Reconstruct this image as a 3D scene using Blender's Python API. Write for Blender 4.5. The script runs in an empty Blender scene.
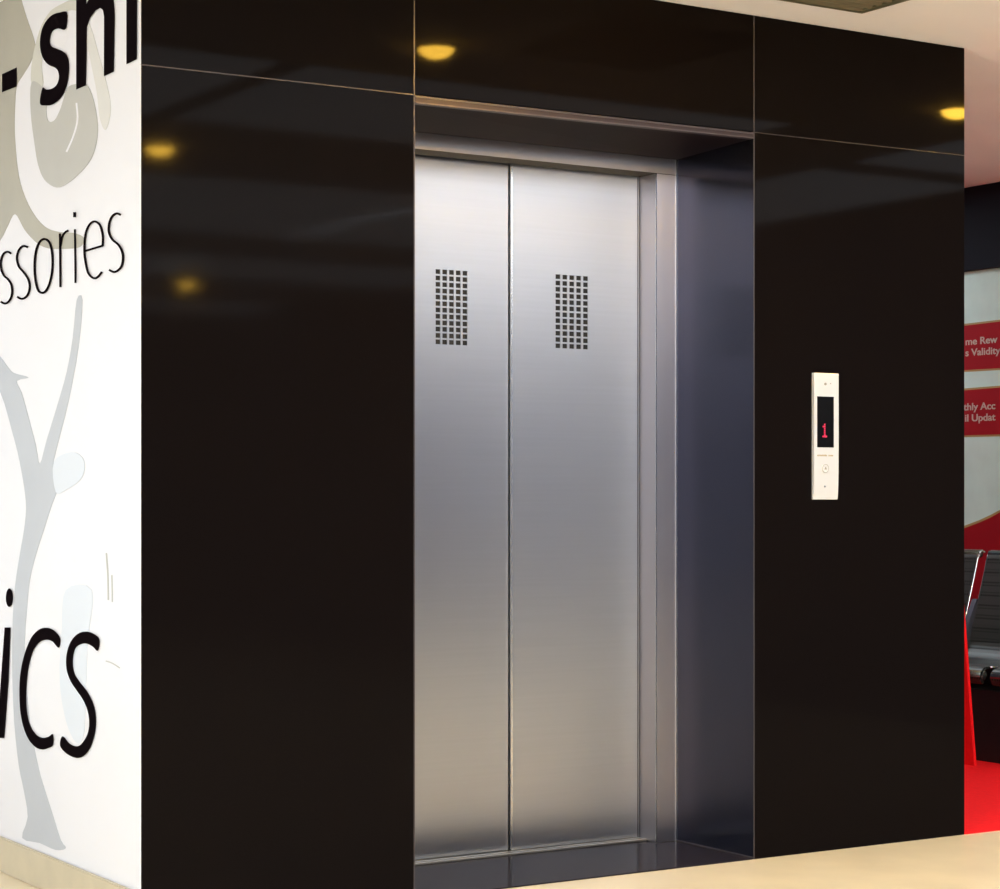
import bpy, bmesh, math, random
from mathutils import Vector, Matrix

# ------------------------------------------------------------------ camera, world, exposure
F, CU, CV, YAW = 2112.2, 500.0, 495.97, 0.5636
CAM = Vector((-2.0831, -4.998, 1.1009))
sc = bpy.context.scene
COL = sc.collection
cd = bpy.data.cameras.new('camera')
cam = bpy.data.objects.new('camera', cd); COL.objects.link(cam)
cam.location = CAM
cam.rotation_euler = (math.pi/2, 0, -YAW)
cd.sensor_fit = 'HORIZONTAL'; cd.sensor_width = 36.0
cd.lens = F/1000*36.0
cd.shift_x = 0.0
cd.shift_y = (CV-444.5)/1000.0
cd.clip_end = 200
sc.camera = cam

w = bpy.data.worlds.new('world'); sc.world = w; w.use_nodes = True
bg = w.node_tree.nodes['Background']
bg.inputs['Color'].default_value = (0.86, 0.93, 1.0, 1); bg.inputs['Strength'].default_value = 1.1

sc.view_settings.view_transform = 'Standard'
sc.view_settings.look = 'None'
sc.view_settings.gamma = 1.0
sc.view_settings.use_curve_mapping = False
sc.view_settings.exposure = 1.10

CEIL = 2.5575          # ceiling height
XB = 1.9857; XC = 2.8618; XA = 0.7988     # joints and right end of the granite front
D_REC = 0.384          # depth of the lift recess
XR = 5.14              # right-hand far wall

# ------------------------------------------------------------------ helpers
def ray(u, v):
    r = Vector((math.cos(YAW), -math.sin(YAW), 0)); f = Vector((math.sin(YAW), math.cos(YAW), 0))
    return f + r*((u-CU)/F) + Vector((0, 0, 1))*((CV-v)/F)
def onY(u, v, Y=0.0):
    d = ray(u, v); return CAM + d*((Y-CAM.y)/d.y)
def onX(u, v, X=0.0):
    d = ray(u, v); return CAM + d*((X-CAM.x)/d.x)
def onZ(u, v, Z=0.0):
    d = ray(u, v); return CAM + d*((Z-CAM.z)/d.z)

def S(c):   # sRGB 0-255 -> linear
    def f(x):
        x = x/255.0
        return x/12.92 if x <= 0.04045 else ((x+0.055)/1.055)**2.4
    return (f(c[0]), f(c[1]), f(c[2]), 1)

def mat(name, color, rough=0.5, metal=0.0, spec=0.5, emit=None, es=0.0, aniso=0.0, mottle=0.0, scale=20.0, bump=0.0, stretch=None, rot=0.0, coat=0.0):
    m = bpy.data.materials.new(name); m.use_nodes = True
    nt = m.node_tree; p = nt.nodes['Principled BSDF']
    p.inputs['Base Color'].default_value = color
    p.inputs['Roughness'].default_value = rough
    p.inputs['Metallic'].default_value = metal
    p.inputs['Specular IOR Level'].default_value = spec
    if coat: p.inputs['Coat Weight'].default_value = coat; p.inputs['Coat Roughness'].default_value = 0.05
    if emit:
        p.inputs['Emission Color'].default_value = emit; p.inputs['Emission Strength'].default_value = es
    if aniso: 
        p.inputs['Anisotropic'].default_value = aniso
        g = nt.nodes.new('ShaderNodeNewGeometry'); t = nt.nodes.new('ShaderNodeVectorMath'); t.operation = 'CROSS_PRODUCT'
        t.inputs[1].default_value = (0, 0, 1)      # vertical brushing spreads reflections sideways
        nt.links.new(g.outputs['True Normal'], t.inputs[0]); nt.links.new(t.outputs[0], p.inputs['Tangent'])
    if mottle or bump:
        tc = nt.nodes.new('ShaderNodeTexCoord'); mp = nt.nodes.new('ShaderNodeMapping')
        nt.links.new(tc.outputs['Object'], mp.inputs[0])
        if stretch: mp.inputs['Scale'].default_value = stretch
        n = nt.nodes.new('ShaderNodeTexNoise'); n.inputs['Scale'].default_value = scale; n.inputs['Detail'].default_value = 4
        nt.links.new(mp.outputs[0], n.inputs['Vector'])
        if mottle:
            r = nt.nodes.new('ShaderNodeValToRGB')
            r.color_ramp.elements[0].position = 0.3; r.color_ramp.elements[1].position = 0.7
            a = [max(0, c*(1-mottle)) for c in color[:3]]; b = [min(1, c*(1+mottle)) for c in color[:3]]
            r.color_ramp.elements[0].color = (*a, 1); r.color_ramp.elements[1].color = (*b, 1)
            nt.links.new(n.outputs['Fac'], r.inputs[0]); nt.links.new(r.outputs[0], p.inputs['Base Color'])
        if bump:
            bn = nt.nodes.new('ShaderNodeBump'); bn.inputs['Strength'].default_value = bump; bn.inputs['Distance'].default_value = 0.002
            nt.links.new(n.outputs['Fac'], bn.inputs['Height']); nt.links.new(bn.outputs[0], p.inputs['Normal'])
    return m

def granite(name, base, speck, rough, spec):
    m = mat(name, base, rough, 0, spec)
    nt = m.node_tree; p = nt.nodes['Principled BSDF']
    tc = nt.nodes.new('ShaderNodeTexCoord')
    n = nt.nodes.new('ShaderNodeTexNoise'); n.inputs['Scale'].default_value = 420; n.inputs['Detail'].default_value = 3
    nt.links.new(tc.outputs['Object'], n.inputs['Vector'])
    r = nt.nodes.new('ShaderNodeValToRGB')
    r.color_ramp.elements[0].position = 0.45; r.color_ramp.elements[0].color = base
    r.color_ramp.elements[1].position = 0.80; r.color_ramp.elements[1].color = speck
    nt.links.new(n.outputs['Fac'], r.inputs[0]); nt.links.new(r.outputs[0], p.inputs['Base Color'])
    return m

M = {}
M['granite'] = granite('black_granite', (0.0030, 0.0023, 0.0022, 1), (0.016, 0.011, 0.011, 1), 0.055, 0.024)
M['threshold'] = granite('threshold_granite', (0.012, 0.009, 0.011, 1), (0.04, 0.03, 0.035, 1), 0.16, 0.02)
M['joint'] = mat('joint_strip', (0.08, 0.068, 0.072, 1), 0.4, 0.5)
M['steel'] = mat('brushed_steel', (0.48, 0.49, 0.53, 1), 0.41, 1.0, aniso=0.95, rot=0.0, mottle=0.02, scale=6, stretch=(0.3, 0.3, 18))
M['steel_frame'] = mat('brushed_frame_steel', (0.60, 0.565, 0.595, 1), 0.34, 1.0, aniso=0.9)
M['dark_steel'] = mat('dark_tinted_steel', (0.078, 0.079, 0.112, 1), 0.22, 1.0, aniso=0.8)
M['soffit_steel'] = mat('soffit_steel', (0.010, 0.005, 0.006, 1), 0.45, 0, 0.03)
M['edge'] = mat('polished_edge', (0.75, 0.74, 0.72, 1), 0.2, 1.0)
M['sill'] = mat('sill_aluminium', (0.45, 0.42, 0.36, 1), 0.35, 1.0)
M['black'] = mat('matt_black', (0.006, 0.006, 0.007, 1), 0.6)
M['white_paint'] = mat('white_wall_paint', (0.72, 0.725, 0.76, 1), 0.45, mottle=0.01, scale=3)
M['ceiling'] = mat('ceiling_paint', (0.86, 0.80, 0.83, 1), 0.8, mottle=0.02, scale=2)
M['floor'] = mat('beige_floor', (0.74, 0.625, 0.42, 1), 0.3, mottle=0.06, scale=5)
M['red_floor'] = mat('red_carpet', (0.88, 0.010, 0.014, 1), 0.7, 0, 0.1, mottle=0.05, scale=60)
M['baseboard'] = mat('tan_baseboard', (0.50, 0.43, 0.29, 1), 0.4, mottle=0.05, scale=12)
M['navy'] = mat('navy_fascia', (0.005, 0.005, 0.010, 1), 0.6, 0, 0.1)
M['grey_wall'] = mat('grey_wall', (0.085, 0.09, 0.14, 1), 0.6)
M['board'] = mat('pale_green_board', (0.60, 0.80, 0.74, 1), 0.5, mottle=0.06, scale=6)
M['banner_red'] = mat('banner_red', (0.33, 0.006, 0.013, 1), 0.6, 0, 0.15)
M['banner_edge'] = mat('banner_yellow_edge', (0.42, 0.30, 0.10, 1), 0.5)
M['banner_text'] = mat('banner_lettering', (0.55, 0.42, 0.36, 1), 0.5)
M['ink'] = mat('black_vinyl', (0.006, 0.004, 0.005, 1), 0.7, 0, 0.0)
M['beige_print'] = mat('beige_print', S((163, 160, 145)), 0.5, mottle=0.04, scale=6)
M['grey_print'] = mat('grey_print', S((176, 176, 170)), 0.5, mottle=0.03, scale=6)
M['pale_print'] = mat('pale_print', S((196, 196, 186)), 0.5)
M['blue_print'] = mat('blue_grey_print', S((176, 181, 188)), 0.5, mottle=0.03, scale=5)
M['light_blue_print'] = mat('light_blue_print', S((208, 215, 224)), 0.5)
M['plate'] = mat('silver_faceplate', (0.78, 0.78, 0.78, 1), 0.35, 0.4)
M['screen'] = mat('display_glass', (0.003, 0.003, 0.003, 1), 0.15, 0, 0.2)
M['led'] = mat('red_led', (0.2, 0, 0.02, 1), 0.5, emit=(1.0, 0.03, 0.10, 1), es=0.33)
M['grey_mark'] = mat('grey_mark', (0.35, 0.33, 0.28, 1), 0.5)
M['gold_mark'] = mat('gold_mark', (0.40, 0.30, 0.12, 1), 0.5)
M['warm_lamp'] = mat('warm_lamp', (1, 0.7, 0.2, 1), 0.5, emit=(1.0, 0.56, 0.06, 1), es=200)
M['fill_lamp'] = mat('fill_lamp', (0.9, 0.9, 0.9, 1), 0.5, emit=(0.80, 0.90, 1.0, 1), es=2.0)  # glow of the added fill panels
M['trim_white'] = mat('white_metal', (0.7, 0.69, 0.67, 1), 0.4)
M['chrome'] = mat('chrome', (0.75, 0.76, 0.80, 1), 0.12, 1.0)
M['seat_edge'] = mat('seat_roll', (0.20, 0.24, 0.22, 1), 0.25, 0.8)
M['slot'] = mat('vent_dark', (0.03, 0.028, 0.022, 1), 0.6)
M['vent_metal'] = mat('vent_slats', (0.15, 0.14, 0.09, 1), 0.4, 0.3)

def seat_material():
    m = mat('perforated_seat', (0.05, 0.056, 0.052, 1), 0.35, 0.6)
    nt = m.node_tree; p = nt.nodes['Principled BSDF']
    tc = nt.nodes.new('ShaderNodeTexCoord')
    v = nt.nodes.new('ShaderNodeTexVoronoi'); v.inputs['Scale'].default_value = 70; v.inputs['Randomness'].default_value = 0.0
    nt.links.new(tc.outputs['Object'], v.inputs['Vector'])
    r = nt.nodes.new('ShaderNodeValToRGB'); r.color_ramp.elements[0].position = 0.28; r.color_ramp.elements[1].position = 0.36
    r.color_ramp.elements[0].color = (0.004, 0.004, 0.004, 1); r.color_ramp.elements[1].color = (0.075, 0.082, 0.075, 1)
    nt.links.new(v.outputs['Distance'], r.inputs[0]); nt.links.new(r.outputs[0], p.inputs['Base Color'])
    return m
M['seat'] = seat_material()

def link(name, bm, m, parent=None, smooth=False, loc=None):
    """bm in world coordinates; origin goes to parent's base or to loc"""
    off = Vector(loc) if loc is not None else (parent.get('_w') and Vector(parent['_w']) or Vector((0, 0, 0))) if parent else None
    if off is None:
        off = Vector((0, 0, 0))
    if off.length: bmesh.ops.translate(bm, verts=bm.verts, vec=-off)
    me = bpy.data.meshes.new(name)
    bmesh.ops.recalc_face_normals(bm, faces=bm.faces)
    bm.to_mesh(me); bm.free()
    if smooth:
        for f in me.polygons: f.use_smooth = True
    me.materials.append(m)
    o = bpy.data.objects.new(name, me); COL.objects.link(o)
    if parent: o.parent = parent
    elif loc is not None: o.location = off
    return o
BASES = []
def thing(name, label, cat, loc, group=None):
    o = bpy.data.objects.new(name, None); COL.objects.link(o); o.location = loc; o.empty_display_size = 0.05
    o['label'] = label; o['category'] = cat; o['_w'] = list(loc)
    if group: o['group'] = group
    BASES.append(o)
    return o
def tag(o, label, cat, group=None):
    o['label'] = label; o['category'] = cat
    if group: o['group'] = group
    return o
def structure(o): o['kind'] = 'structure'; return o

def box(bm, x0, x1, y0, y1, z0, z1, bev=0.0):
    b = bmesh.new()
    vs = [b.verts.new((x, y, z)) for x in (x0, x1) for y in (y0, y1) for z in (z0, z1)]
    for f in ((0, 1, 3, 2), (4, 6, 7, 5), (0, 4, 5, 1), (2, 3, 7, 6), (0, 2, 6, 4), (1, 5, 7, 3)):
        b.faces.new([vs[i] for i in f])
    if bev: bmesh.ops.bevel(b, geom=list(b.edges), offset=bev, segments=2, affect='EDGES')
    t = bpy.data.meshes.new('t'); b.to_mesh(t); b.free(); bm.from_mesh(t); bpy.data.meshes.remove(t)
    return bm
def B(*a, **k): return box(bmesh.new(), *a, **k)
def hexa(bm, p):   # 8 points, bottom 4 then top 4 in the same order
    vs = [bm.verts.new(q) for q in p]
    for f in ((0, 1, 2, 3), (4, 5, 6, 7), (0, 1, 5, 4), (1, 2, 6, 5), (2, 3, 7, 6), (3, 0, 4, 7)):
        bm.faces.new([vs[i] for i in f])
    return bm
def prism(bm, pts, vec):
    """closed outline pts (3D, coplanar) extruded by vec"""
    a = [bm.verts.new(p) for p in pts]; b = [bm.verts.new(Vector(p)+vec) for p in pts]
    n = len(pts)
    fs = [bm.faces.new(a), bm.faces.new(b[::-1])]
    bm.normal_update()
    for i in range(n): bm.faces.new((a[i], a[(i+1) % n], b[(i+1) % n], b[i]))
    bmesh.ops.triangulate(bm, faces=fs)
    return bm
def tube(bm, pts, r, n=8, closed=False):
    pts = [Vector(p) for p in pts]; rings = []
    N = len(pts)
    for i, p in enumerate(pts):
        a = pts[i-1] if (i > 0 or closed) else p; c = pts[(i+1) % N] if (i < N-1 or closed) else p
        t = (c-a).normalized()
        up = Vector((0, 0, 1)) if abs(t.z) < 0.9 else Vector((1, 0, 0))
        s = t.cross(up).normalized(); q = s.cross(t)
        rr = r[i] if isinstance(r, (list, tuple)) else r
        rings.append([bm.verts.new(p+(s*math.cos(k*2*math.pi/n)+q*math.sin(k*2*math.pi/n))*rr) for k in range(n)])
    for i in range(N if closed else N-1):
        A, Bq = rings[i], rings[(i+1) % N]
        for k in range(n): bm.faces.new((A[k], A[(k+1) % n], Bq[(k+1) % n], Bq[k]))
    if not closed: bm.faces.new(rings[0][::-1]); bm.faces.new(rings[-1])
    return bm
def cyl(bm, c, axis, r, h, n=24, r2=None):
    c = Vector(c); axis = Vector(axis).normalized()
    return tube(bm, [c, c+axis*h], [r, r2 if r2 is not None else r], n)
def catmull(pts, k=5, closed=True):
    P = [Vector(p) for p in pts]; n = len(P); out = []
    for i in range(n if closed else n-1):
        g = lambda j: P[j % n] if closed else P[max(0, min(n-1, j))]
        a, b, c, d = g(i-1), g(i), g(i+1), g(i+2)
        for s in range(k):
            t = s/k
            out.append(0.5*((2*b)+(c-a)*t+(2*a-5*b+4*c-d)*t*t+(-a+3*b-3*c+d)*t**3))
    if not closed: out.append(P[-1])
    return out

# ------------------------------------------------------------------ room shell
structure(link('floor', B(-9, XR+1.2, -12, 6, -0.12, 0), M['floor']))
structure(link('ceiling', B(-9, XR+1.2, -12, 6, CEIL, CEIL+0.12), M['ceiling']))
structure(link('floor_carpet', B(XC+0.001, XR, 0.0, 5.9, 0.0, 0.006), M['red_floor']))
structure(link('wall_right', B(XR, XR+0.15, -12, 6, 0, CEIL), M['grey_wall']))
structure(link('wall_rear', B(-9, XR, -12.15, -12, 0, CEIL), mat('blue_grey_wall', (0.17, 0.19, 0.28, 1), 0.6)))
structure(link('wall_far', B(0, XR, 6, 6.15, 0, CEIL), M['grey_wall']))
wl = structure(link('wall_left', B(0.0, 0.12, 0.0305, 6, 0, CEIL-0.0), M['white_paint']))
structure(link('baseboard_left', B(-0.015, -0.0005, 0.004, 6, 0.0, 0.100, bev=0.003), M['baseboard']))
# navy fascia over the far board (top band of the right wall)
zf = onX(965, 272, XR).z
structure(link('trim_1', B(XR-0.04, XR-0.001, 0.0, 5.9, zf, CEIL-0.002), M['navy']))

link('corner_edge', B(0.0, 0.0022, 0.0, 0.0304, 0, CEIL-0.001), M['white_paint'], wl)
# granite-clad lift front: slabs with fine bright joints
gf = bpy.data.objects.new('wall_front', None); COL.objects.link(gf); structure(gf)
def seamz(X):      # the horizontal joint runs a few millimetres out of level
    a = onY(141, 64.5); b = onY(965, 155.5); return a.z+(b.z-a.z)*(X-a.x)/(b.x-a.x)
J = 0.0016
def slab(x0, x1, lower, top=CEIL, ydeep=0.03, name='granite_slab'):
    bm = bmesh.new()
    if lower: za0 = za1 = 0.0; zb0, zb1 = seamz(x0)-J, seamz(x1)-J
    else: za0, za1 = seamz(x0)+J, seamz(x1)+J; zb0 = zb1 = top-0.001
    hexa(bm, [(x0, 0, za0), (x1, 0, za1), (x1, ydeep, za1), (x0, ydeep, za0),
              (x0, 0, zb0), (x1, 0, zb1), (x1, ydeep, zb1), (x0, ydeep, zb0)])
    bmesh.ops.bevel(bm, geom=list(bm.edges), offset=0.0008, segments=1, affect='EDGES')
    return link(name, bm, M['granite'], gf)
for x0, x1 in ((0.0025, XA-J), (XB+J, XC)):
    slab(x0, x1, True); slab(x0, x1, False)
slab(XA+J, XB-J, False)
# side and back of the shaft
link('granite_return', B(XC-0.03, XC, 0.031, 2.2, 0, CEIL-0.001), M['granite'], gf)
link('shaft_back', B(0.13, XC-0.031, 2.1, 2.2, 0, CEIL-0.001), M['grey_wall'], gf)
# bright grout / edging strips
def strip(p, q, wdt, name='joint_strip', dy=0.0):
    p = Vector(p); q = Vector(q); t = (q-p).normalized(); s = t.cross(Vector((0, 1, 0))).normalized()*wdt/2
    bm = bmesh.new()
    v = [p+s, p-s, q-s, q+s]
    prism(bm, [(a.x, -0.0006+dy, a.z) for a in v], Vector((0, 0.012, 0)))
    return link(name, bm, M['joint'], gf)
strip((XA, 0, 0), (XA, 0, CEIL-0.002), 0.0034)
strip((XB, 0, 0), (XB, 0, CEIL-0.002), 0.0034)
strip((0.001, 0, seamz(0)), (XA-0.002, 0, seamz(XA)), 0.0024)
strip((XB+0.002, 0, seamz(XB)), (XC-0.001, 0, seamz(XC)), 0.0014)

# ------------------------------------------------------------------ lift entrance
XJ = onY(656, 400, D_REC).x                 # inner edge of the jamb
d_ = ray(639.6, 400); YD = CAM.y + d_.y*(XJ-CAM.x)/d_.x      # front of the door leaves
ZH1 = onY(677.4, 159.8, D_REC).z            # top of the header face
ZH0 = onY(677.4, 175.0, D_REC).z            # underside of the header
ZT = onY(754, 138.7, 0).z                   # lower edge of the stainless angle
XJL = XA + (XB-XJ)                          # left jamb, mirrored
print('YD', YD, 'XJ', XJ, 'ZH', ZH0, ZH1, 'ZT', ZT, seamz(XA), seamz(XB))
fr = thing('elevator_frame', 'brushed steel lift door surround set back in the black granite wall', 'door frame', ((XA+XB)/2, 0.2, 0))
# angle trim along the top edge of the opening: two bright lips and a maroon web
bm = bmesh.new()
zl0 = seamz(XA)-0.002; zr0 = seamz(XB)-0.002
zl1 = onY(414.5, 103.2, 0).z; zr1 = ZT
def quadbar(za0, za1, zb0, zb1, y0, y1, m, name):
    bm = bmesh.new()
    hexa(bm, [(XA+0.002, y0, za0), (XB-0.002, y0, zb0), (XB-0.002, y1, zb0), (XA+0.002, y1, za0),
              (XA+0.002, y0, za1), (XB-0.002, y0, zb1), (XB-0.002, y1, zb1), (XA+0.002, y1, za1)])
    return link(name, bm, m, fr)
M['maroon_web'] = mat('maroon_angle', (0.035, 0.022, 0.025, 1), 0.4, 0.5)
M['lip'] = mat('angle_lip', (0.085, 0.07, 0.08, 1), 0.4, 0.6)
quadbar(zl1+0.004, zl0-0.004, zr1+0.004, zr0-0.004, -0.001, 0.02, M['maroon_web'], 'angle_trim')
quadbar(zl0-0.0038, zl0, zr0-0.0038, zr0, -0.003, 0.02, M['lip'], 'angle_lip')
quadbar(zl1, zl1+0.0038, zr1, zr1+0.0038, -0.003, 0.02, M['lip'], 'angle_lip')
# soffit
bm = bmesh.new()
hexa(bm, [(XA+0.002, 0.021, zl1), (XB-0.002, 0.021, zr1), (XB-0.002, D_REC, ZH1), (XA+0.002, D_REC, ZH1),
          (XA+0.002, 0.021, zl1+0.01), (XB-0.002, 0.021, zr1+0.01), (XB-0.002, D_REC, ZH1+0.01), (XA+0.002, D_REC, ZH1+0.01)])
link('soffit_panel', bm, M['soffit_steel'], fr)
# reveals
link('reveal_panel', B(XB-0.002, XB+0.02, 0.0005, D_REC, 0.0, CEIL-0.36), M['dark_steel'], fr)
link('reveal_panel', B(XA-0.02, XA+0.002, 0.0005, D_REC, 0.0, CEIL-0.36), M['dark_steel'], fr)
# header face with its underside running back to the leaves
link('header', B(XA+0.002, XB-0.0025, D_REC, YD-0.004, ZH0, ZH1, bev=0.0015), M['steel_frame'], fr)
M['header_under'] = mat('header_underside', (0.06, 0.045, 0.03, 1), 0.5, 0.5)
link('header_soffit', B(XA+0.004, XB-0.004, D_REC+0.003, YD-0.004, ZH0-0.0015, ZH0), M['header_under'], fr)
# jambs
for (a, b) in ((XJ, XB-0.0025), (XA+0.002, XJL)):
    link('jamb', B(a, b, D_REC, YD+0.05, 0.004, ZH0-0.002, bev=0.0012), M['steel_frame'], fr)
link('jamb_edge', B(XJ-0.0008, XJ+0.0025, D_REC-0.0012, D_REC+0.002, 0.004, ZH0-0.002), M['edge'], fr)
link('jamb_edge', B(XB-0.006, XB-0.0022, D_REC-0.002, D_REC+0.001, 0.004, ZH1), M['edge'], fr)
# fine bright line where the reveal meets the threshold
link('base_edge', B(XB-0.006, XB-0.0022, 0.001, D_REC-0.003, 0.004, 0.0075), M['joint'], fr)

tag(link('threshold_slab', box(B(XA+0.003, XB-0.0065, 0.0, D_REC-0.003, 0.0, 0.004), XJL+0.002, XJ-0.002, D_REC-0.003, YD-0.044, 0.0, 0.004), M['threshold'], loc=((XA+XB)/2, 0.2, 0)),
    'polished dark granite threshold slab on the floor in front of the lift doors', 'threshold')
sl = thing('door_sill', 'narrow grooved metal sill track under the steel lift doors', 'door sill', ((XA+XB)/2, YD-0.02, 0))
ZS = 0.006
bm = bmesh.new()
for a, b in ((YD-0.043, YD-0.026), (YD-0.018, YD+0.000), (YD+0.022, YD+0.048)):
    box(bm, XJL+0.001, XJ-0.001, a, b, 0.0, ZS+0.004, bev=0.0008)
link('track_rail', bm, M['sill'], sl)
link('track_bed', B(XJL+0.001, XJ-0.001, YD-0.043, YD+0.048, 0.0, ZS-0.001), M['black'], sl)

# door leaves with real square perforations
XM = onY(512, 400, YD).x
def leaf(x0, x1, yf, u0, u1, v0, v1, label):
    t = thing('elevator_door', label, 'elevator door', ((x0+x1)/2, yf+0.015, 0.012), 'sliding lift door leaves')
    z0, z1 = 0.012, ZH0+0.02
    um = (u0+u1)/2
    gx0, gx1 = onY(u0, v0, yf).x, onY(u1, v0, yf).x
    gz1, gz0 = onY(um, v0, yf).z, onY(um, v1, yf).z
    px = (gx1-gx0)/4; pz = (gz1-gz0)/11
    hx, hz = px*0.35, pz*0.37
    xs = [x0]+[v for i in range(5) for v in (gx0+i*px-hx, gx0+i*px+hx)]+[x1]
    zs = [z0]+[v for i in range(12) for v in (gz0+i*pz-hz, gz0+i*pz+hz)]+[z1]
    bm = bmesh.new()
    V = {}
    def vert(i, j, k):
        key = (i, j, k)
        if key not in V: V[key] = bm.verts.new((xs[i], yf+(0, 0.003, 0.03)[k], zs[j]))
        return V[key]
    nx, nz = len(xs), len(zs)
    for i in range(nx-1):
        for j in range(nz-1):
            hole = (i % 2 == 1 and 1 <= i <= 9) and (j % 2 == 1 and 1 <= j <= 23)
            c = [(i, j), (i+1, j), (i+1, j+1), (i, j+1)]
            if not hole: bm.faces.new([vert(a, b, 0) for a, b in c])
            else:
                for q in range(4):
                    a, b = c[q], c[(q+1) % 4]
                    bm.faces.new((vert(*a, 0), vert(*b, 0), vert(*b, 1), vert(*a, 1)))
    # edges and back
    bx = [bm.verts.new((x, yf+0.03, z)) for x, z in ((x0, z0), (x1, z0), (x1, z1), (x0, z1))]
    bm.faces.new(bx)
    bot = [vert(i, 0, 0) for i in range(nx)]; top = [vert(i, nz-1, 0) for i in range(nx)]
    lef = [vert(0, j, 0) for j in range(nz)]; rig = [vert(nx-1, j, 0) for j in range(nz)]
    bm.faces.new(bot+[bx[1], bx[0]]); bm.faces.new(top+[bx[2], bx[3]])
    bm.faces.new(lef+[bx[3], bx[0]]); bm.faces.new(rig+[bx[2], bx[1]])
    bmesh.ops.recalc_face_normals(bm, faces=bm.faces)
    link('door_panel', bm, M['steel'], t)
    link('vent_backing', B(gx0-px*0.6, gx1+px*0.6, yf+0.0035, yf+0.006, gz0-pz*0.6, gz1+pz*0.6), M['black'], t)
    return t
l1 = leaf(XM, XJ-0.003, YD, 558, 585.6, 277.6, 346.4, 'right-hand brushed steel lift door leaf, beside the steel jamb, with a square-hole vent')
l2 = leaf(XJL+0.003, XM-0.007, YD+0.012, 438, 465, 272.4, 342.4, 'left-hand brushed steel lift door leaf, against the left granite slab, with a square-hole vent')
link('door_edge', B(XM-0.0030, XM+0.0012, YD-0.001, YD+0.012, 0.012, ZH0-0.004), M['edge'], l1)
link('gap_backing', B(XM-0.02, XM+0.02, YD+0.043, YD+0.048, 0.012, ZH0+0.01), M['black'], l1)  # black sheet added behind the leaf gap to make it read dark
link('door_edge', B(XJ-0.009, XJ-0.006, YD-0.0004, YD+0.001, 0.012, ZH0-0.004), M['black'], l1)

# ------------------------------------------------------------------ landing call panel
p00 = onY(811.5, 500, 0); p11 = onY(838.7, 374, 0)
cp = thing('call_panel', 'slim silver lift call panel with black display on the right granite slab', 'call panel', ((p00.x+p11.x)/2, -0.006, p00.z))
x0, x1 = onY(811.5, 437, 0).x, onY(838.7, 437, -0.012).x
z1 = onY(825, 373.4, 0).z; z0 = onY(825, 499.6, 0).z
# faceplate: flat upper part, bottom end curving back to the wall
prof = [(-0.001, z0), (-0.007, z0+0.001), (-0.009, z0+0.020), (-0.0105, z0+0.05), (-0.0115, z0+0.10), (-0.012, z0+0.16), (-0.012, z1-0.002), (-0.011, z1), (-0.001, z1)]
bm = bmesh.new(); prism(bm, [(x0, y, z) for y, z in prof], Vector((x1-x0, 0, 0)))
link('faceplate', bm, M['plate'], cp)
yf = -0.0122
sx0, sx1 = onY(817.2, 420, yf).x, onY(833.6, 420, yf).x
sz1, sz0 = onY(825, 396.6, yf).z, onY(825, 447.4, yf).z
link('display_screen', B(sx0, sx1, yf-0.001, yf+0.0005, sz0, sz1), M['screen'], cp)
c = onY(824.6, 430, yf-0.001)
bm = bmesh.new()
seg = [onY(824.9, 423.5, yf-0.0012), onY(824.9, 436, yf-0.0012)]
for k in range(6):
    z = seg[1].z+(seg[0].z-seg[1].z)*(k+0.5)/6
    box(bm, c.x-0.0026, c.x+0.0026, yf-0.0022, yf-0.001, z-0.0026, z+0.0026)
box(bm, c.x-0.0085, c.x-0.0035, yf-0.0022, yf-0.001, seg[0].z-0.012, seg[0].z-0.007)
box(bm, c.x-0.009, c.x+0.009, yf-0.0022, yf-0.001, seg[1].z-0.004, seg[1].z+0.0012)
link('floor_number', bm, M['led'], cp)
# small round lens at the top, script line, round call button, small bright mark
a = onY(825.4, 384, yf); link('key_switch', cyl(bmesh.new(), (a.x, yf+0.0005, a.z), (0, -1, 0), 0.0042, 0.0022), M['grey_mark'], cp)
a = onY(830.6, 383.6, yf); link('indicator_dot', cyl(bmesh.new(), (a.x, yf+0.0005, a.z), (0, -1, 0), 0.0018, 0.0014), M['grey_mark'], cp)
bm = bmesh.new()
a = onY(817.8, 455.3, yf); b = onY(832.6, 455.1, yf)
rnd = random.Random(3); n = 13
for k in range(n):
    if k in (8,): continue
    X = a.x+(b.x-a.x)*k/(n-1); hgt = rnd.choice((0.0040, 0.0052, 0.0044))
    box(bm, X-0.0014, X+0.0014, yf-0.0006, yf+0.0005, a.z-0.0026, a.z-0.0026+hgt)
link('maker_mark', bm, M['gold_mark'], cp)
a = onY(825.0, 468.5, yf)
def yplate(z):
    for (ya, za), (yb, zb) in zip(prof, prof[1:]):
        if za <= z <= zb and zb > za: return ya+(yb-ya)*(z-za)/(zb-za)
    return -0.012
bt = link('call_button', cyl(bmesh.new(), (a.x, yplate(a.z)+0.001, a.z), (0, -1, 0), 0.0135, 0.0045, r2=0.0125), M['plate'], cp)
bm = bmesh.new()
tube(bm, [(a.x+0.0125*math.cos(t*math.pi/12), yplate(a.z)-0.0036, a.z+0.0125*math.sin(t*math.pi/12)) for t in range(24)], 0.0009, 6, closed=True)
# up arrow
prism(bm, [(a.x-0.005, yplate(a.z)-0.0045, a.z-0.003), (a.x+0.005, yplate(a.z)-0.0045, a.z-0.003), (a.x, yplate(a.z)-0.0045, a.z+0.006)], Vector((0, 0.002, 0)))
link('button_ring', bm, M['grey_mark'], cp)
a = onY(825.0, 486.5, yplate(0.95)); link('key_switch', cyl(bmesh.new(), (a.x, yplate(a.z)+0.0005, a.z), (0, -1, 0), 0.003, 0.002), M['edge'], cp)

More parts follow.
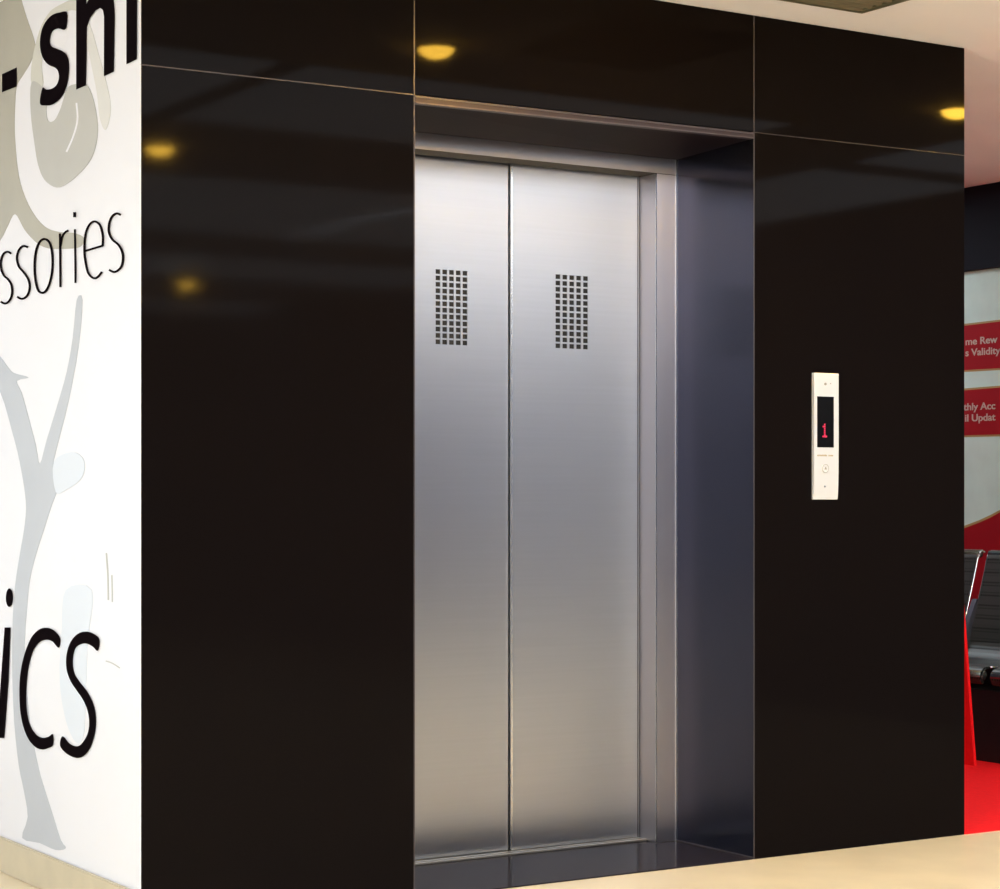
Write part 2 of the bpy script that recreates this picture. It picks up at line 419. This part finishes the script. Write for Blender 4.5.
# ------------------------------------------------------------------ lettering and printed flourishes on the white wall
def W(u, v, x=0.0): return onX(u, v, x)
TH = 0.0008
def decal(bm, pts, smooth=True, depth=0.0, k=4):
    q = [W(u, v, -depth) for u, v in pts]
    if smooth: q = catmull(q, k)
    prism(bm, [(-depth-0.0002, p.y, p.z) for p in q], Vector((-TH, 0, 0)))
    return bm
def stroke(bm, pts, wpx, depth, closed=False):
    """pen stroke: the line's outline in the photo, laid on the wall"""
    P = catmull([Vector((u, v, 0)) for u, v in pts], 5, closed)
    n = len(P); L, R = [], []
    for i, p in enumerate(P):
        a = P[i-1] if (i or closed) else p; c = P[(i+1) % n] if (i < n-1 or closed) else p
        t = (c-a).normalized(); s = Vector((-t.y, t.x, 0))*wpx/2
        L.append(W(p.x+s.x, p.y+s.y)); R.append(W(p.x-s.x, p.y-s.y))
    x0, x1 = -depth-0.0002, -depth-0.0002-TH
    V = [[bm.verts.new((x, q.y, q.z)) for x in (x0, x1)] for q in L], [[bm.verts.new((x, q.y, q.z)) for x in (x0, x1)] for q in R]
    A, C = V
    m = n if closed else n-1
    for i in range(m):
        j = (i+1) % n
        bm.faces.new((A[i][1], A[j][1], C[j][1], C[i][1]))
        bm.faces.new((A[i][0], C[i][0], C[j][0], A[j][0]))
        bm.faces.new((A[i][0], A[j][0], A[j][1], A[i][1]))
        bm.faces.new((C[i][1], C[j][1], C[j][0], C[i][0]))
    if not closed:
        bm.faces.new((A[0][0], A[0][1], C[0][1], C[0][0])); bm.faces.new((A[-1][0], C[-1][0], C[-1][1], A[-1][1]))
    return bm
def sc_(pts, s, ox=0, oy=0): return [(x/s+ox, y/s+oy) for x, y in pts]
# heavy word, top
k1 = 6.667
wd = thing('wall_lettering', 'bold black lettering reading - shi at the top of the white wall', 'lettering', W(60, 110))
bm = bmesh.new(); decal(bm, [(2.3, 74.2), (16.8, 67.5), (16.8, 86.5), (2.3, 92.2)], False, 0.002); link('hyphen', bm, M['ink'], wd)
sp = sc_([(447, 85), (400, 83), (350, 100), (310, 140), (280, 200), (268, 280), (275, 350), (297, 402), (330, 435), (370, 452), (390, 478), (395, 520), (380, 565), (350, 590), (310, 597), (284, 588), (268, 690), (310, 703), (350, 697), (400, 660), (435, 600), (455, 520), (460, 430), (447, 372), (420, 343), (380, 325), (345, 310), (332, 280), (338, 230), (355, 203), (390, 190), (438, 193)], k1)
bm = bmesh.new(); decal(bm, sp, True, 0.002); link('letter', bm, M['ink'], wd)
hp = [(510, 597), (572, 570), (576, 380), (580, 180), (600, 120), (638, 68), (670, 52), (688, 68), (696, 110), (695, 300), (695, 507), (758, 478), (761, 300), (765, 100), (757, 0), (737, -60), (700, -85), (650, -70), (600, -15), (576, 30), (577, -260), (510, -235)]
bm = bmesh.new(); decal(bm, sc_(hp, k1), False, 0.002); link('letter', bm, M['ink'], wd)
bm = bmesh.new(); decal(bm, sc_([(845, 428), (912, 395), (914, -95), (845, -65)], k1), False, 0.002)
decal(bm, sc_([(845, -150), (914, -182), (914, -270), (845, -236)], k1), False, 0.002); link('letter', bm, M['ink'], wd)
# thin word, middle
wd = thing('wall_lettering', 'thin black lettering reading ssories across the middle of the white wall', 'lettering', W(60, 290))
def o2(p): return sc_(p, k1, 0, 190)
letters = [
    [(o2([(80, 425), (58, 412), (30, 425), (12, 470), (12, 520), (30, 568), (60, 597), (82, 635), (86, 690), (70, 735), (42, 757), (10, 745)]), 2.0)],
    [(o2([(192, 382), (160, 374), (132, 400), (118, 450), (130, 508), (160, 545), (190, 587), (203, 630), (198, 680), (180, 712), (150, 726), (120, 712)]), 2.0)],
    [(o2([(300, 327), (335, 350), (353, 420), (355, 520), (340, 610), (315, 668), (288, 686), (260, 668), (242, 600), (236, 500), (245, 410), (268, 350)]), 2.1, True)],
    [(o2([(405, 290), (407, 470), (408, 648)]), 1.9), (o2([(409, 375), (420, 315), (440, 283), (462, 270)]), 1.9)],
    [(o2([(505, 262), (507, 440), (509, 620)]), 1.7), (o2([(503, 148), (503, 164), (503, 182)]), 2.6)],
    [(o2([(572, 407), (630, 390), (690, 372)]), 2.0), (o2([(690, 374), (691, 305), (672, 235), (635, 210), (600, 235), (575, 300), (568, 400), (576, 480), (595, 555), (630, 588), (660, 578), (685, 546)]), 2.0)],
    [(o2([(812, 167), (785, 157), (755, 175), (735, 220), (732, 280), (755, 330), (795, 365), (820, 410), (826, 460), (815, 510), (790, 538), (765, 547), (733, 533)]), 2.1)],
]
for L in letters:
    bm = bmesh.new()
    for s in L: stroke(bm, s[0], s[1], 0.002, len(s) > 2)
    link('letter', bm, M['ink'], wd)
# heavy word, bottom
k3 = 4.94
wd = thing('wall_lettering', 'large black lettering reading ics low on the white wall', 'lettering', W(40, 755))
def o3(p): return sc_(p, k3, 0, 590)
bm = bmesh.new(); decal(bm, o3([(24, 185), (52, 185), (42, 450), (21, 732), (-14, 730), (5, 450)]), False, 0.002)
decal(bm, o3([(47+17*math.cos(t*math.pi/8), 38+46*math.sin(t*math.pi/8)) for t in range(16)]), False, 0.002); link('letter', bm, M['ink'], wd)
bm = bmesh.new(); decal(bm, o3([(298, 240), (270, 202), (235, 187), (195, 195), (155, 237), (120, 325), (100, 430), (98, 550), (110, 650), (138, 730), (175, 775), (210, 788), (240, 780), (262, 765), (262, 713), (240, 725), (210, 730), (180, 715), (150, 670), (132, 590), (130, 500), (138, 400), (160, 310), (190, 263), (225, 246), (260, 254), (290, 285)]), True, 0.002)
link('letter', bm, M['ink'], wd)
bm = bmesh.new(); decal(bm, o3([(491, 245), (465, 217), (425, 205), (385, 217), (350, 257), (330, 320), (330, 390), (350, 450), (383, 500), (413, 545), (435, 600), (442, 660), (432, 715), (402, 762), (375, 772), (342, 757), (310, 722), (298, 768), (330, 808), (380, 830), (420, 815), (450, 770), (470, 700), (474, 630), (460, 560), (430, 500), (395, 455), (368, 410), (360, 350), (372, 290), (400, 268), (430, 265), (460, 280), (484, 300)]), True, 0.002)
link('letter', bm, M['ink'], wd)

# printed flourish, upper (beige ribbon scrolls)
fl = thing('wall_graphic', 'faded beige and grey scroll graphic printed high on the white wall', 'wall graphic', W(50, 240))
bm = bmesh.new(); decal(bm, [(-40, -60), (8, -40), (20, -5), (27, 18), (33, 35), (35.5, 48), (31, 62), (24, 74), (17, 86), (15.4, 104), (14.8, 124), (15.6, 145), (19, 176), (26, 199), (36, 217), (47, 228), (60, 232), (74, 233), (84, 238), (80, 247), (62, 249), (47, 248), (36, 242), (25, 230), (15.2, 214), (7, 228), (0, 241), (-20, 270), (-40, 300)], True, 0.0); link('ribbon', bm, M['beige_print'], fl)
bm = bmesh.new(); decal(bm, [(88, 86), (78, 84), (70, 86), (66, 92), (61, 108), (55, 120), (48.5, 121), (46.5, 110), (49, 95), (44, 88), (32, 82), (31, 112), (35, 145), (38.5, 165), (45, 180), (57, 187.5), (70, 182), (85, 168), (94, 153), (98, 131), (95, 105)], True, 0.0004); link('ribbon', bm, M['grey_print'], fl)
bm = bmesh.new(); decal(bm, [(32, 84), (32.5, 60), (40, 30), (50, 12), (62, 4), (75, -2), (90, -6), (84, 12), (72, 10), (60, 16), (50, 28), (44, 46), (42, 66), (43, 86)], True, 0.0002); link('ribbon', bm, M['pale_print'], fl)
bm = bmesh.new(); decal(bm, [(86, 18), (92, 30), (99, 55), (106, 80), (111, 108), (106, 130), (100, 118), (97, 92), (91, 62), (87, 40)], True, 0.0002); link('ribbon', bm, mat('faint_print', S((206, 206, 202)), 0.5), fl)
bm = bmesh.new(); stroke(bm, [(77, 103), (78, 120), (74, 136), (67, 152)], 1.8, 0.0008); link('highlight_line', bm, M['white_paint'], fl)
# printed tree-like flourish, lower
fl = thing('wall_graphic', 'pale blue-grey forked stem graphic printed on the lower white wall', 'wall graphic', W(40, 850))
bm = bmesh.new(); decal(bm, [(-20, 330), (0, 356), (8, 367), (14, 373), (29, 377.5), (17, 381), (22, 393), (28, 415), (36, 445), (40, 464), (47, 440), (58, 404), (67, 372), (73, 338), (77, 300), (82.5, 300), (79, 345), (69, 400), (59, 440), (53, 468), (60, 482), (52, 505), (44, 530), (36, 555), (30, 580), (27, 610), (25, 640), (26, 675), (30, 722), (38, 765), (45, 790), (53, 815), (61, 840), (66, 848), (56, 850), (40, 843), (22.5, 838), (28, 817), (24, 790), (19, 765), (14.5, 722), (12.5, 671), (13, 620), (15.5, 585), (20, 555), (25, 525), (26, 500), (20, 462), (12, 430), (0, 391), (-20, 362)], True, 0.0, 3); link('stem', bm, M['blue_print'], fl)
bm = bmesh.new(); decal(bm, [(66, 590), (92, 590), (88, 640), (86, 690), (84, 735), (76, 742), (66, 720), (60, 680), (62, 630)], True, 0.0); link('stem', bm, M['light_blue_print'], fl)
bm = bmesh.new(); decal(bm, [(54, 462), (72, 452), (84, 460), (82, 478), (66, 490), (56, 492)], True, 0.0003); link('leaf', bm, M['light_blue_print'], fl)
bm = bmesh.new(); stroke(bm, [(106.5, 553), (108, 575), (108.5, 600)], 1.3, 0.0); link('hairline', bm, M['grey_print'], fl)
for hl in ([(112, 575), (112.3, 588), (112.5, 602)], [(106, 661), (112, 663), (120, 668)]):
    bm = bmesh.new(); stroke(bm, hl, 1.0, 0.0); link('hairline', bm, M['grey_print'], fl)

# ------------------------------------------------------------------ board on the far right wall
def R(u, v): return onX(u, v, XR-0.012)
bd = thing('notice_board', 'pale green board with red banners on the far wall behind the seats', 'notice board', (XR-0.006, 1.6, 0.0))
link('board_panel', B(XR-0.011, XR-0.0005, 0.2, 3.2, 0.07, zf-0.001), M['board'], bd)
def banner(vt0, vt1, vb0, vb1):
    ya, yb = R(965, 400).y, R(1000, 400).y
    zt = lambda y: R(965, vt0).z+(R(1000, vt1).z-R(965, vt0).z)*(ya-y)/(ya-yb)
    zb = lambda y: R(965, vb0).z+(R(1000, vb1).z-R(965, vb0).z)*(ya-y)/(ya-yb)
    y0, y1 = ya+0.25, yb-0.35
    for nm, m, e, x in (('banner_border', M['banner_edge'], 0.009, -0.0115), ('banner', M['banner_red'], 0.0, -0.0125)):
        top = [(XR+x, y0+(y1-y0)*i/10, zt(ya+(yb-ya)*min(1.6, i/6))+e) for i in range(11)]
        bot = [(XR+x, y0+(y1-y0)*i/10, zb(ya+(yb-ya)*min(1.6, i/6))-e) for i in range(11)]
        bm = bmesh.new(); prism(bm, top+bot[::-1], Vector((-0.001, 0, 0))); link(nm, bm, m, bd)
banner(326.5, 321.5, 369.5, 368.2)
banner(391.0, 387.5, 435.0, 434.4)
ya, yb = R(965, 400).y, R(1000, 400).y
for e, m, x, nm in ((0.012, M['banner_edge'], -0.0115, 'banner_border'), (0.0, M['banner_red'], -0.0125, 'banner')):
    pts = []
    for i in range(13):
        t = -1.0+i*0.35
        y = ya+(yb-ya)*t
        z = R(965, 528).z+0.055*t+0.02*max(0, t)*t+e
        pts.append((XR+x, y, min(z, 1.35)))
    pts += [(XR+x, pts[-1][1], 0.08), (XR+x, pts[0][1], 0.08)]
    bm = bmesh.new(); prism(bm, pts, Vector((-0.001, 0, 0))); link(nm, bm, m, bd)
def text(s, u, vbase, size, name='banner_text'):
    cu = bpy.data.curves.new(name, 'FONT'); cu.body = s; cu.size = size; cu.extrude = 0.0006; cu.offset = size*0.018
    t = bpy.data.objects.new(name, cu)
    dg = bpy.context.evaluated_depsgraph_get()
    COL.objects.link(t); bpy.context.view_layer.update(); dg = bpy.context.evaluated_depsgraph_get()
    me = bpy.data.meshes.new_from_object(t.evaluated_get(dg)); bpy.data.objects.remove(t)
    o = bpy.data.objects.new(name, me); COL.objects.link(o); me.materials.clear(); me.materials.append(M['banner_text'])
    p = R(u, vbase)
    Mx = Matrix.Translation((XR-0.0142, p.y, p.z)) @ Matrix.Rotation(-math.pi/2, 4, 'Z') @ Matrix.Rotation(math.pi/2, 4, 'X')
    me.transform(Matrix.Translation(-Vector(bd['_w'])) @ Mx @ Matrix.Diagonal((1.32, 1, 1, 1)))
    o.parent = bd
text('me Rew', 965.5, 345.2, 0.047)
text('s Validity', 965.5, 356.2, 0.047)
text('thly Acc', 964.0, 410.4, 0.047)
text('il Updat', 965.0, 421.5, 0.047)

# ------------------------------------------------------------------ tandem seating
def seating():
    # seat profile in (x, z); the row runs along y and faces -x
    y_g = onX(982.6, 556, 4.75).y           # middle of the gap between the two shells
    t = thing('tandem_seating', 'row of dark perforated metal waiting seats with chrome edges against the board', 'seating', (4.5, y_g, 0.006))
    prof = [(4.795, 0.862), (4.775, 0.868), (4.755, 0.850), (4.735, 0.78), (4.70, 0.66), (4.665, 0.54), (4.64, 0.455), (4.60, 0.405), (4.54, 0.385), (4.46, 0.385), (4.36, 0.40), (4.29, 0.405), (4.25, 0.395), (4.235, 0.365), (4.25, 0.34)]
    P = catmull([Vector((x, 0, z-0.012)) for x, z in prof], 4, False)
    gap = 0.03
    def shell(yc0, yc1, nm='seat_shell'):
        bm = bmesh.new(); th = 0.010
        rows = []
        n = len(P)
        for i, p in enumerate(P):
            a = P[max(0, i-1)]; c = P[min(n-1, i+1)]; tn = (c-a).normalized(); nr = Vector((tn.z, 0, -tn.x))
            f = i/(n-1); tp = 0.035*max(0, 1-f*2.2)     # the back narrows towards the top
            rows.append([bm.verts.new((p.x+nr.x*s*th/2, y, p.z+nr.z*s*th/2)) for y in (yc0-tp*0+0.0, yc1-0.0) for s in (1, -1)])
        for a, b in zip(rows, rows[1:]):
            for q in ((0, 1), (1, 3), (3, 2), (2, 0)): bm.faces.new((a[q[0]], a[q[1]], b[q[1]], b[q[0]]))
        bm.faces.new([rows[0][i] for i in (0, 1, 3, 2)]); bm.faces.new([rows[-1][i] for i in (0, 2, 3, 1)])
        o = link(nm, bm, M['seat'], t, smooth=False)
        return o
    for k in range(3):
        ya_ = y_g+gap+0.52*(1-k)+0.0; 
    spans = [(y_g+gap, y_g+gap+0.47), (y_g-gap, y_g-gap-0.47), (y_g-gap*3-0.47, y_g-gap*3-0.94)]
    for a, b in spans:
        s = shell(a, b)
        for y in (a, b):
            bm = bmesh.new(); tube(bm, [(p.x, y, p.z) for p in P[:-12]], 0.005, 8); link('chrome_edge', bm, M['chrome'], s and t, smooth=True)
        bm = bmesh.new(); tube(bm, [(4.767, a, 0.842), (4.767, b, 0.842)], 0.017, 12); link('top_roll', bm, M['seat_edge'], t, smooth=True)
        bm = bmesh.new(); tube(bm, [(4.25, a, 0.362), (4.25, b, 0.362)], 0.022, 12); link('front_roll', bm, M['seat_edge'], t, smooth=True)
    # bracket in the gap and cross beam
    M['bracket'] = mat('bracket_blue_grey', (0.07, 0.075, 0.10, 1), 0.4, 0.5)
    for yy in (y_g, y_g-gap*2-0.47):
        bm = bmesh.new(); prism(bm, [(4.76, yy-0.014, 0.64), (4.70, yy-0.014, 0.645), (4.66, yy-0.014, 0.56), (4.60, yy-0.014, 0.42), (4.44, yy-0.014, 0.34), (4.44, yy-0.014, 0.30), (4.66, yy-0.014, 0.30), (4.74, yy-0.014, 0.52)], Vector((0, 0.028, 0)))
        link('bracket', bm, M['bracket'], t)
    link('beam', B(4.46, 4.54, spans[2][1], spans[0][1], 0.30, 0.37, bev=0.004), M['black'], t)
    link('base_box', B(4.26, 4.9, spans[2][1], spans[0][0]-0.02, 0.006, 0.30, bev=0.004), M['black'], t)
    return t
seating()

# red tapered panel standing at the end of the seats
q = [onX(955, 612, 4.12), onX(961.5, 600, 4.12), onX(974.2, 768, 4.12), onX(945, 768, 4.12)]
zb_ = 0.006
bm = bmesh.new()
prism(bm, [(4.12, q[0].y+0.25, 0.62), (4.12, q[1].y, q[1].z), (4.12, q[2].y, zb_), (4.12, q[3].y+0.25, zb_)], Vector((0.014, 0, 0)))
tag(link('display_panel', bm, M['red_floor'], loc=(4.14, q[2].y+0.2, zb_)), 'bright red low panel with a slanting edge standing at the end of the seats', 'panel')

# ------------------------------------------------------------------ ceiling fittings
def mirror_lamp(u, v):     # the lamp seen mirrored in the granite
    p = onZ(u, v, CEIL); return Vector((p.x, -p.y, CEIL))
lab = ['round warm recessed downlight mirrored low on the left granite slab',
       'round warm recessed downlight mirrored near the top of the left granite slab',
       'round warm recessed downlight mirrored in the slab above the lift doors',
       'round warm recessed downlight mirrored at the right edge of the granite']
for (u, v), lb in zip(((187, 282), (160, 146), (436, 46), (957, 108)), lab):
    p = mirror_lamp(u, v)
    t = thing('downlight', lb, 'ceiling light', (p.x, p.y, CEIL), 'round warm downlights in the ceiling')
    bm = bmesh.new(); tube(bm, [(p.x+0.062*math.cos(k*math.pi/16), p.y+0.062*math.sin(k*math.pi/16), CEIL-0.006) for k in range(32)], 0.006, 8, closed=True)
    link('trim_ring', bm, M['trim_white'], t, smooth=True)
    bm = bmesh.new()
    bmesh.ops.create_uvsphere(bm, u_segments=24, v_segments=12, radius=0.054)
    bmesh.ops.scale(bm, vec=(1.12, 1.12, 0.7), verts=bm.verts); bmesh.ops.translate(bm, vec=(p.x, p.y, CEIL-0.004), verts=bm.verts)
    link('lamp_lens', bm, M['warm_lamp'], t, smooth=True)

# supply-air grille in the ceiling
c = onZ(862, 10.5, CEIL)
GX1, GY1 = c.x, c.y; GX0, GY0 = GX1-0.6, GY1-0.6
vt = thing('ceiling_vent', 'square slatted air vent in the ceiling in front of the granite wall', 'ceiling vent', ((GX0+GX1)/2, (GY0+GY1)/2, CEIL))
bm = bmesh.new()
for a in ((GX0, GX1, GY0, GY0+0.03), (GX0, GX1, GY1-0.03, GY1), (GX0, GX0+0.03, GY0+0.03, GY1-0.03), (GX1-0.03, GX1, GY0+0.03, GY1-0.03)):
    box(bm, *a, CEIL-0.010, CEIL-0.0005)
link('vent_frame', bm, M['vent_metal'], vt)
link('vent_duct', B(GX0+0.03, GX1-0.03, GY0+0.03, GY1-0.03, CEIL-0.002, CEIL-0.0005), M['slot'], vt)
for k in range(13):
    y = GY0+0.045+k*0.0425
    bm = bmesh.new(); prism(bm, [(GX0+0.03, y, CEIL-0.003), (GX0+0.03, y+0.004, CEIL-0.003), (GX0+0.03, y+0.022, CEIL-0.012), (GX0+0.03, y+0.018, CEIL-0.012)], Vector((0.54, 0, 0)))
    link('slat', bm, M['vent_metal'], vt)

# unseen glowing panels added as fill light for the hall (behind and beside the photographer)
def fill_panel(x, y, sx, sy, lb):
    t = thing('fill_light', lb, 'ceiling light', (x, y, CEIL), 'added fill light panels in the hall ceiling')
    bm = bmesh.new()
    for a in ((x-sx-0.03, x+sx+0.03, y-sy-0.03, y-sy), (x-sx-0.03, x+sx+0.03, y+sy, y+sy+0.03), (x-sx-0.03, x-sx, y-sy, y+sy), (x+sx, x+sx+0.03, y-sy, y+sy)):
        box(bm, *a, CEIL-0.02, CEIL-0.0005)
    link('fill_frame', bm, M['trim_white'], t)
    link('fill_diffuser', B(x-sx, x+sx, y-sy, y+sy, CEIL-0.012, CEIL-0.001), M['fill_lamp'], t)
rows = [(-1.9, 'closest to the granite wall', 0.6), (-4.7, 'nearest the lift', 0.95), (-7.2, 'second from the lift', 0.6), (-9.8, 'farthest from the lift', 0.45)]
cols = [(-6.6, 'first from the daylight side'), (-4.4, 'second from the daylight side'), (-2.2, 'third from the daylight side'), (0.0, 'fourth from the daylight side'), (2.2, 'fifth from the daylight side'), (4.2, 'beside the grey right wall')]
for y, ln, sy in rows:
    for x, cn in cols:
        if y > -3 and x > 3: continue
        fill_panel(x, y, 1.05, sy, 'added flat fill light in the row %s, %s' % (ln, cn))
for x, y, ln in ((-2.6, -1.2, 'in front of the white wall corner'), (4.55, -1.1, 'above the floor before the red carpet'), (4.55, -2.9, 'along the grey right wall'), (4.2, 3.2, 'above the red carpet'), (3.6, 4.8, 'at the far end above the red carpet')):
    fill_panel(x, y, 0.35 if x < 0 else 0.5, 0.6 if x < 0 else 0.8, 'added flat fill light in the ceiling ' + ln)

for o in BASES: del o['_w']
bd = None
